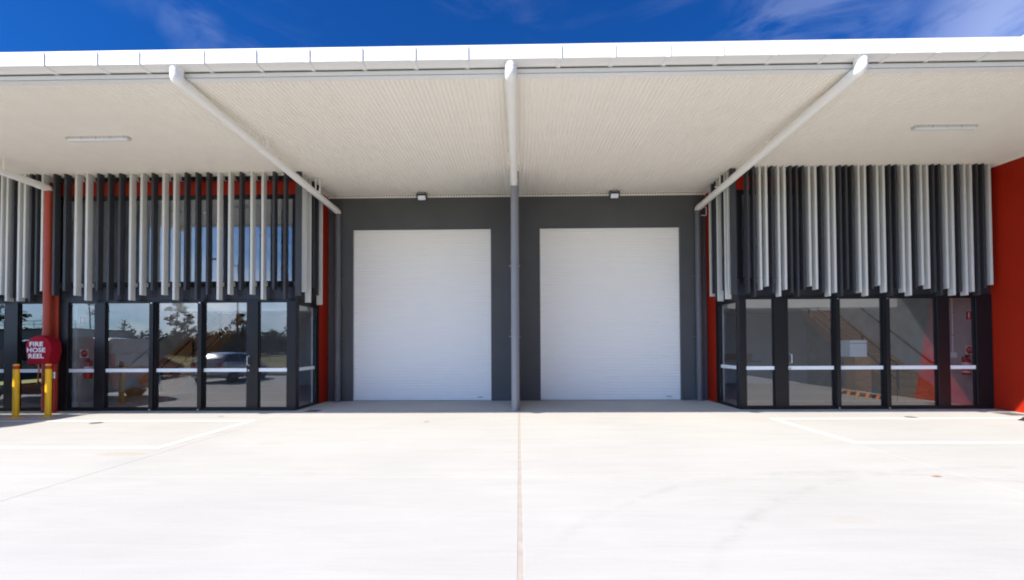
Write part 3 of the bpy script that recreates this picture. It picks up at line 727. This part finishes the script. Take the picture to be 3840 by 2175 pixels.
bm_ = MB(); bp = MB().lathe([(.125, .0), (.125, .012), (.062, .0121), (.061, .03), (.056, .031), (.056, 1.02)], 0, 0, 26)
bmesh_post = bp.mesh('post', YEL, True)
band_me = MB().lathe([(.0565, 1.09), (.0565, 1.17), (.055, 1.171)], 0, 0, 26).mesh('red_band', REDTAPE, True)
cap_me = MB().lathe([(.056, 1.0201), (.056, 1.185), (.050, 1.198), (.03, 1.205), (.002, 1.207)], 0, 0, 26).mesh('cap', YEL, True)
bolt_me = MB().lathe([(.011, .012), (.011, .022), (.006, .024)], 0, 0, 8).mesh('anchor_bolt', STEEL)
for x, y, lab in ((-11.42, 9.77, 'left one of the two yellow bollards, standing before the dark shopfront mullion'), (-10.74, 9.83, 'right one of the two yellow bollards, standing right in front of the hose reel pipe')):
    b = empty('bollard', (x, y, 0), lab, 'bollard', 'yellow bollards guarding the hose reel')
    for n_, me in (('post', bmesh_post), ('cap', cap_me), ('red_band', band_me)): inst(n_, me, b)
    for k in range(4):
        w = PI/4+k*PI/2; inst('anchor_bolt', bolt_me, b, (.095 *math.cos(w), .095*math.sin(w), 0))

def exting(x, y, s, lab):
    e = empty('fire_extinguisher', (x+s*.10, y, .78), lab, 'fire extinguisher', 'fire extinguishers behind the shopfront glass')
    MB().lathe([(.07, 0), (.085, .02), (.085, .36), (.06, .41), (.03, .425), (.028, .45)], 0, 0, 22).build('cylinder', REDF, e, True)
    MB().lathe([(.0862, .25), (.0862, .31)], 0, 0, 22).build('label_band', TXT, e, True)
    MB().lathe([(.0862, .06), (.0862, .10)], 0, 0, 22).build('label_band', TXT, e, True) if s < 0 else None
    MB().box(-.012, .012, -.08, .04, .45, .47).box(-.012, .012, -.09, .02, .49, .505).tube([(0, 0, .44), (0, 0, .49)], .018, 10).build('lever', RUB, e)
    MB().tube(bend([(0, .02, .46), (0, .10, .44), (0, .105, .2)], .04), .012, 8).build('hose', RUB, e, True)
exting(11.40, 11.24, -1, 'red fire extinguisher on the concrete wall behind the last pane at far right')
exting(-11.105, 11.02, 1, 'red fire extinguisher seen through the narrow pane right of the red downpipe')
def wallsign(x, y, z, s, w, h, lab, circ, col=REDF):
    g = empty('safety_sign', (x+s*.003, y, z), lab, 'sign', None)
    rz = R(-90) if s < 0 else R(90)
    def pl(a, b, c, d, t, n, mt): return MB().box(min(s*t, 0), max(s*t, 0), a, b, c, d).build(n, mt, g)
    def xt(t): return s*t
    if not circ:
        pl(-w/2, w/2, -h/2, h/2, .002, 'sign_plate', TXT); pl(-w/2+.008, w/2-.008, -h/2+.008, h/2-.008, .003, 'sign_face', col)
        pl(-.022, .022, -h*.18, h*.30, .004, 'pictogram', TXT); pl(-.010, .010, h*.301, h*.38, .004, 'pictogram', TXT)
        put_text('lettering', 'FIRE', .026, TXT, g, (s*.0042, 0, -h*.27), (R(90), 0, rz))
        put_text('lettering', 'EXTINGUISHER', .019, TXT, g, (s*.0042, 0, -h*.39), (R(90), 0, rz))
    else:
        pl(-w/2, w/2, -h/2, h/2, .002, 'sign_plate', TXT)
        m = MB().tube([(0, 0, 0), (s*.0031, 0, 0)], w*.44, 32); m.build('sign_face', col, g)
        pl(-w*.40, w*.40, -h*.12, -h*.10, .0036, 'pictogram', TXT)
        put_text('lettering', 'A:B(E) FIRE', .022, TXT, g, (s*.0036, 0, h*.17), (R(90), 0, rz)); put_text('lettering', 'EXTINGUISHER', .020, TXT, g, (s*.0036, 0, h*.03), (R(90), 0, rz))
wallsign(11.40, 11.24, 2.27, -1, .17, .25, 'red and white rectangular fire extinguisher sign high on the wall at far right', False)
wallsign(11.40, 11.24, 1.40, -1, .21, .21, 'white square sign with a red disc just above the far right extinguisher', True)
wallsign(-11.105, 10.95, 2.25, 1, .17, .22, 'red rectangular fire extinguisher sign seen through the pane right of the red downpipe', False)
wallsign(-11.105, 11.0, 1.42, 1, .21, .21, 'white square sign with a red disc above the left extinguisher', True)
cn = empty('power_point', (11.40, 11.64, 1.27), 'white power point fed by a thin conduit on the wall behind the last right pane', 'power point')
MB().box(-.03, 0, -.07, .07, -.07, .07).build('socket_plate', PIPEW, cn); MB().tube([(-.014, .02, .07), (-.014, .02, 1.6)], .012, 8).build('conduit', PIPEW, cn, True)
for z in (.5, 1.1): MB().box(-.028, -.001, -.02, .06, z, z+.02).build('saddle', STEEL, cn)

# ------------------------------------------------------------------ small things on the ground
ws = empty('wheel_stop', (10.27, 8.28, 0), 'black rubber wheel stop with orange stripes by the red side wall', 'wheel stop')
def wsm(y0, y1, mt, n, d=0):
    m = MB(); p = [(-.075-d, .0), (-.05-d, .085), (-.035, .10+d), (.035, .10+d), (.05+d, .085), (.075+d, 0)]
    m.prismy(p, y0, y1); return m.build(n, mt, ws)
wsm(-.76, .76, RUB, 'body')
m = MB(); p = [(-.075, 0), (-.05, .085), (-.035, .10), (.035, .10), (.05, .085), (.075, 0)]
for s in (-1, 1):
    q = [(x*.96, s*.76, z) for x, z in p]+[(x*.8, s*.88, .012 if z > .01 else 0) for x, z in p]; k = 6
    m.add(q, [(i, (i+1) % k, (i+1) % k+k, i+k) for i in range(k)]+[tuple(range(k, 2*k))])
m.build('ramped_end', RUB, ws)
for i in range(4): wsm(-.60+i*.37, -.47+i*.37, ORG, 'stripe', .0015)

def grate(x, y, w, lab, bars=9):
    g = empty('drain_grate', (x, y, 0), lab, 'drain grate', None)
    MB().box(-w, w, -w, -w+.02, .001, .006).box(-w, w, w-.02, w, .001, .006).box(-w, -w+.02, -w+.0201, w-.0201, .001, .006).box(w-.02, w, -w+.0201, w-.0201, .001, .006).build('frame', IRON, g)
    MB().box(-w+.02, w-.02, -w+.02, w-.02, .0005, .0015).build('pit', RUB, g)
    bm = MB().box(-.006, .006, -w+.021, w-.021, .002, .0055).mesh('bar', IRON)
    for i in range(bars): inst('bar', bm, g, (-w+.03+(2*w-.06)*i/(bars-1), 0, 0))
grate(10.93, 9.93, .22, 'square drain grate in the concrete at the foot of the red side wall', 13)
grate(-5.03, 10.62, .15, 'small drain grate on the ground by the corner of the left shopfront')
for x, y, r_, lab in ((8.38, 9.52, .11, 'small round service cover set in the right parking bay near its rear line'), (-8.83, 9.02, .11, 'small round service cover set in the left parking bay near its rear line')):
    g = empty('service_cover', (x, y, 0), lab, 'service cover')
    MB().lathe([(r_, .0008), (r_, .004), (r_-.015, .005)], 0, 0, 28).build('rim', IRON, g); MB().lathe([(r_-.016, .0009), (r_-.017, .0065)], 0, 0, 28).build('lid', IRON, g)
def leaf(x, y, rz, lab):
    m = MB(); n = 7; v = []
    for i in range(n):
        t = i/(n-1); w = .018*math.sin(PI*min(max(t, .04), .97)); z = .005+.012*math.sin(t*PI)
        v += [(t*.11-.055, -w, z), (t*.11-.055, 0, z+.006), (t*.11-.055, w, z)]
    f = []
    for i in range(n-1): f += [(3*i, 3*i+1, 3*i+4, 3*i+3), (3*i+1, 3*i+2, 3*i+5, 3*i+4)]
    o = m.add(v, f).build('fallen_leaf', WOOD); o.location = (x, y, 0); o.rotation_euler = (0, 0, rz)
    tag(o, lab, 'leaf')
leaf(-1.92, 9.05, .6, 'small curled brown leaf on the concrete before the left shutter')
leaf(-6.7, 9.75, .9, 'thin brown leaf on the concrete before the left shopfront')
leaf(4.95, 5.3, -.3, 'thin brown leaf on the bare concrete below the right parking bay')

# ------------------------------------------------------------------ vehicles (seen in the glass; the van also throws the shadow at left)
def wheel(p, x, y, r, w, s):
    t = MB(); pr = [(r*.62, -w/2), (r*.93, -w/2), (r, -w/2+.03), (r, w/2-.03), (r*.93, w/2), (r*.62, w/2)]
    n = 28; v = []; f = []
    for rr, yy in pr:
        for j in range(n): a = 2*PI*j/n; v.append((x+rr*math.cos(a), y+yy, r+rr*math.sin(a)))
    m_ = len(pr)
    for i in range(m_-1):
        for j in range(n): f.append((i*n+j, i*n+(j+1) % n, (i+1)*n+(j+1) % n, (i+1)*n+j))
    wh = t.add(v, f).build('wheel', RUB, p, True)
    rm = MB(); yo = y+s*(w/2-.035)
    rm.tube([(x, yo, r), (x, yo+s*.02, r)], [.07*r/.3, .06*r/.3], 14)
    for k in range(6):
        a = 2*PI*k/6
        for da in (-.16, .16):
            rm.tube([(x+.05*math.cos(a), yo+s*.012, r+.05*math.sin(a)), (x+r*.63*math.cos(a+da), yo, r+r*.63*math.sin(a+da))], .014, 6)
    rm.tube([(x, yo-s*.03, r), (x, yo-s*.028, r)], r*.62, 24)
    o = rm.build('rim', SIL, wh)
def vehicle(name, loc, rz, st, paint, lab, cat, wr, wx, glaz, rear, tint=None):
    """st: stations (x, z_bottom, z_belt, z_roof, half width belt, half width roof), nose first"""
    c = empty(name, loc, lab, cat); c.rotation_euler = (0, 0, rz)
    def ring(s):
        x, zb, zl, zr, wb, wr_ = s
        h = [(wb*.90, zb), (wb*.985, zb+.22*(zl-zb)), (wb, zb+.55*(zl-zb)), (wb*.975, zl), (wr_, zr-.05 if zr-zl > .1 else zr-.005), (wr_*.86, zr), (0, zr+.012)]
        return [(x, -a, b) for a, b in h]+[(x, a, b) for a, b in h[-2::-1]]
    v = []; K = 13
    for s in st: v += ring(s)
    f = []
    for i in range(len(st)-1):
        for j in range(K-1): f.append((i*K+j, i*K+j+1, (i+1)*K+j+1, (i+1)*K+j))
        f.append((i*K+K-1, i*K, (i+1)*K, (i+1)*K+K-1))
    f.append(tuple(range(K))); f.append(tuple(range((len(st)-1)*K, len(st)*K))[::-1])
    body = MB().add(v, f).build('body', paint, c, True)
    me = body.data; V = [Vector(q.co) for q in me.vertices]
    def patch(quads, n, mt, off=.007, inset=.1):
        for q in quads:
            P = [V[i] for i in q]; ce = sum(P, Vector())/4; nn = (P[1]-P[0]).cross(P[2]-P[0]); nn = nn.normalized() if nn.length > 0 else Vector((0, 0, 1))
            if nn.dot(ce-Vector((ce.x*.8, 0, .6))) < 0: nn = -nn
            Q = [p+(ce-p)*inset+nn*off for p in P]; Q2 = [p+(ce-p)*inset-nn*.02 for p in P]
            MB().add([*Q, *Q2], [(0, 1, 2, 3), (7, 6, 5, 4), (0, 4, 5, 1), (1, 5, 6, 2), (2, 6, 7, 3), (3, 7, 4, 0)]).build(n, mt, c)
    for i in glaz: patch([(i*K+3, i*K+4, (i+1)*K+4, (i+1)*K+3), (i*K+8, i*K+9, (i+1)*K+9, (i+1)*K+8)], 'side_window', CARG)
    for i, nm in rear:   # screens sloping across
        a = i*K; b = (i+1)*K
        P = [V[a+4], V[a+8], V[b+8], V[b+4]]; ce = sum(P, Vector())/4; nn = (P[1]-P[0]).cross(P[3]-P[0]).normalized()
        if nn.z < 0: nn = -nn
        Q = [p+(ce-p)*.10+nn*.02 for p in P]; Q2 = [p-nn*.03 for p in Q]
        MB().add([*Q, *Q2], [(0, 1, 2, 3), (7, 6, 5, 4), (0, 4, 5, 1), (1, 5, 6, 2), (2, 6, 7, 3), (3, 7, 4, 0)]).build(nm, CARG, c)
    hw = max(s[4] for s in st)
    for x in wx:
        for s in (-1, 1):
            MB().tube([(x, s*(hw*.985-.12), wr), (x, s*(hw*.985+.003), wr)], wr*1.13, 24).build('wheel_arch', RUB, c)
            wheel(c, x, s*(hw-.10), wr, .215, s)
    return c, hw
hatch_st = [(2.0, .35, .55, .60, .68, .55), (1.9, .22, .66, .70, .78, .62), (1.2, .20, .86, .90, .84, .66), (.95, .20, .92, .96, .845, .66), (.25, .20, .95, 1.42, .85, .60), (-.55, .20, .97, 1.46, .85, .60), (-1.35, .20, 1.0, 1.40, .84, .57), (-1.80, .24, 1.02, 1.06, .81, .60), (-1.93, .30, .85, .88, .76, .58), (-1.97, .34, .62, .66, .74, .58)]
def hatch(loc, rz, paint, lab):
    c, hw = vehicle('hatchback', loc, rz, hatch_st, paint, lab, 'car', .31, (1.25, -1.22), (3, 4, 5, 6), ((3, 'windscreen'), (6, 'rear_window')))
    c.scale = (.9, .9, .9)
    for s in (-1, 1):
        MB().cbox(-1.97, -1.80, s*.62-.11, s*.62+.11, .80, .98, .03).build('tail_lamp', TAIL, c)
        MB().cbox(.52, .64, s*.93-.08, s*.93+.08, .93, 1.05, .02).build('wing_mirror', paint, c)
    MB().box(-1.985, -1.972, -.2, .2, .42, .52).build('number_plate', TXT, c)
    MB().box(-1.975, -1.93, -.7, .7, .34, .40).build('bumper_trim', RUB, c)
hatch((-13.3, 1.35, 0), R(-90), SIL, 'silver hatchback reflected in the door pane of the left shopfront, rear towards it')
hatch((-18.5, .2, 0), R(-90), DKCAR, 'dark maroon hatchback mostly hidden beside the left mullion in the glass reflection')
van_st = [(a, b, c, d-(.03 if d > 1.5 else 0), e, f) for a, b, c, d, e, f in [(2.2, .35, .70, .75, .80, .62), (2.12, .25, .90, .94, .88, .68), (1.55, .22, 1.12, 1.16, .92, .72), (.95, .22, 1.16, 1.80, .93, .72), (0, .22, 1.18, 1.90, .94, .76), (-1.1, .22, 1.18, 1.90, .94, .77), (-2.0, .24, 1.18, 1.86, .92, .76), (-2.12, .28, 1.18, 1.72, .90, .74), (-2.2, .32, 1.0, 1.04, .88, .72), (-2.23, .36, .6, .64, .86, .70)]]
vc, hw = vehicle('delivery_van', (-13.95, 8.2, 0), PI, van_st, VAN, 'white van with blue and orange swirls, parked at left and reflected in the left shopfront', 'van', .34, (1.45, -1.35), (2, 3), ((2, 'windscreen'),))
MB().add([(-2.155, -.60, 1.22), (-2.155, .60, 1.22), (-2.125, .56, 1.66), (-2.125, -.56, 1.66), (-2.135, -.60, 1.22), (-2.135, .60, 1.22), (-2.105, .56, 1.66), (-2.105, -.56, 1.66)], [(0, 1, 2, 3), (7, 6, 5, 4), (0, 4, 5, 1), (1, 5, 6, 2), (2, 6, 7, 3), (3, 7, 4, 0)]).build('rear_window', mat('white_glass', (.5, .53, .56), .1), vc)
for s in (-1, 1): MB().cbox(-2.21, -2.05, s*.80-.08, s*.80+.08, .95, 1.40, .02).build('tail_lamp', TAIL, vc)
PINK = mat('pink_print', (.5, .08, .12), .5)
put_text('lettering', 'bak', .30, RUB, vc, (-.6, -.955, .80), (R(90), 0, 0))
put_text('lettering', 'bak', .16, PINK, vc, (-2.165, -.3, 1.40), (R(90), 0, R(-90))); put_text('lettering', 'op', .16, PINK, vc, (-2.165, .12, 1.40), (R(90), 0, R(-90)))

# ------------------------------------------------------------------ what lies behind the camera, seen in the glass
sl_ = empty('street_lamp', (-25, -17, -.15), 'tall dark street lamp reflected in the door pane and upper window at left', 'street lamp')
MB().tube([(0, 0, 0), (0, 0, 9.0)], [.11, .06], 10).build('pole', RUB, sl_, True); MB().tube([(0, 0, 8.8), (-2.0, 0, 9.5)], .04, 8).build('arm', RUB, sl_, True)
MB().box(-2.5, -1.9, -.12, .12, 9.45, 9.55).build('lamp_head', RUB, sl_)
fe = empty('wire_fence', (-20, -24, -.15), 'low rail fence along the field, reflected in the left shopfront', 'fence')
for z in (.6, 1.15): MB().tube([(-75, 0, z), (60, 0, z)], .03, 6).build('rail', GREYP, fe)
pm = MB().tube([(0, 0, 0), (0, 0, 1.3)], .045, 6).mesh('post', BARK)
for i in range(46): inst('post', pm, fe, (-75+i*3, 0, 0))
ob = empty('low_building', (-85, -42, -.15), 'long low dark building with roof rails, reflected at the far left', 'building')
MB().box(-22, 24, -4, 4, 0, 4.1).build('wall', INTD, ob); MB().box(-22.3, 24.3, -4.3, 4.3, 4.11, 4.3).build('roof', GREYP, ob)
m = MB()
for i in range(24): m.tube([(-22+2*i, 4.2, 4.3), (-22+2*i, 4.2, 5.3)], .04, 5)
m.tube([(-22, 4.2, 5.3), (24, 4.2, 5.3)], .04, 6).tube([(-22, 4.2, 4.8), (24, 4.2, 4.8)], .03, 6).build('railing', GREYP, ob)

rnd = random.Random(3)
def leaves(m, c, r, n, size):
    for _ in range(n):
        while True:
            p = Vector([rnd.uniform(-1, 1) for _ in range(3)])
            if p.length < 1: break
        p = Vector((c[0]+p.x*r[0], c[1]+p.y*r[1], c[2]+p.z*r[2])); s = size*rnd.uniform(.5, 1.3)
        a = Vector([rnd.gauss(0, 1) for _ in range(3)]).normalized(); b = a.cross(Vector([rnd.gauss(0, 1) for _ in range(3)])).normalized()
        m.add([p-a*s, p-b*s*.45, p+a*s, p+b*s*.45], [(0, 1, 2, 3)])
def gum(h, seed, dead=False):
    global rnd
    rnd = random.Random(seed); t = MB(); cr = MB(); lean = rnd.uniform(-.6, .6)
    top = [(0, 0, 0), (lean*.2, .1, h*.3), (lean*.6, -.1, h*.6), (lean, 0, h*.88)]
    t.tube(bend(top, .6), .09 if True else 0, 7)
    for k in range(9 if not dead else 15):
        z = h*rnd.uniform(.45, .9); a = rnd.uniform(0, 2*PI); ln = h*rnd.uniform(.10, .22)*(1.25-z/h*.6)
        p0 = (lean*z/h, 0, z); p1 = (p0[0]+ln*math.cos(a), ln*math.sin(a), z+ln*rnd.uniform(.3, .9))
        t.tube([p0, ((p0[0]+p1[0])/2, p1[1]/2, (z+p1[2])/2-.05), p1], [.05, .035, .015], 5)
        if not dead:
            for q in range(3): leaves(cr, (p1[0]+rnd.uniform(-.5, .5), p1[1]+rnd.uniform(-.5, .5), p1[2]+rnd.uniform(-.2, .4)), (h*.07, h*.07, h*.035), 55, .16)
    return t.mesh('trunk', BARK, True), (None if dead else cr.mesh('crown', LEAF))
kinds = [gum(9.5, 11), gum(8, 12), gum(10.5, 13), gum(7.5, 14, True)]
labs = ['tall leafy gum tree reflected beside the mullion left of the van', 'slim gum tree with a flat crown reflected above the silver car', 'tall open gum tree reflected in the third pane', 'bare dead tree reflected above the van',
        'leafy gum tree at the left end of the reflected tree line', 'lone flat topped gum reflected near the street lamp', 'bare dead tree reflected in the narrow left pane', 'dense gum tree reflected towards the shopfront corner', 'thin gum reflected in the last left pane',
        'tall gum tree standing to the right in the reflected line', 'open gum tree reflected in the far left window']
for i, (x, y, k, sc) in enumerate([(-79, -58, 2, 1.15), (-60, -56, 1, .95), (-64, -59, 2, .95), (-72, -57, 3, 1.0), (-92, -56, 0, 1.1), (-50, -57, 1, .95), (-75.5, -60, 3, .95), (-38, -58, 0, .9), (-33, -56, 1, .9), (-5, -60, 2, 1.0), (-104, -60, 0, 1.0)]):
    t = empty('gum_tree', (x, y, -.15), labs[i], 'tree', 'tall trees over the scrub behind the field'); t.scale = (sc, sc, sc); t.rotation_euler = (0, 0, i*1.3)
    inst('trunk', kinds[k][0], t)
    if kinds[k][1]: inst('crown', kinds[k][1], t)
rnd = random.Random(5); m = MB()
for i in range(520):
    x = -135+rnd.random()*190; y = -58-rnd.random()*10; h = rnd.uniform(2.2, 5.2)*(1.15 if rnd.random() < .2 else 1)
    w = rnd.uniform(1.2, 2.6); leaves(m, (x, y, h*.5), (w, w, h*.55), 130, .42)
m.build('scrub', LEAFD); bpy.data.objects['scrub']['kind'] = 'stuff'; tag(bpy.data.objects['scrub'], 'dense dark green scrub forming the tree line beyond the field, reflected in the glass', 'scrub')
structure(MB().prismx([(-150, -.16), (-200, 2), (-300, 7), (-900, 12), (-900, -.17)], -600, 600).build('hills', LEAFD))
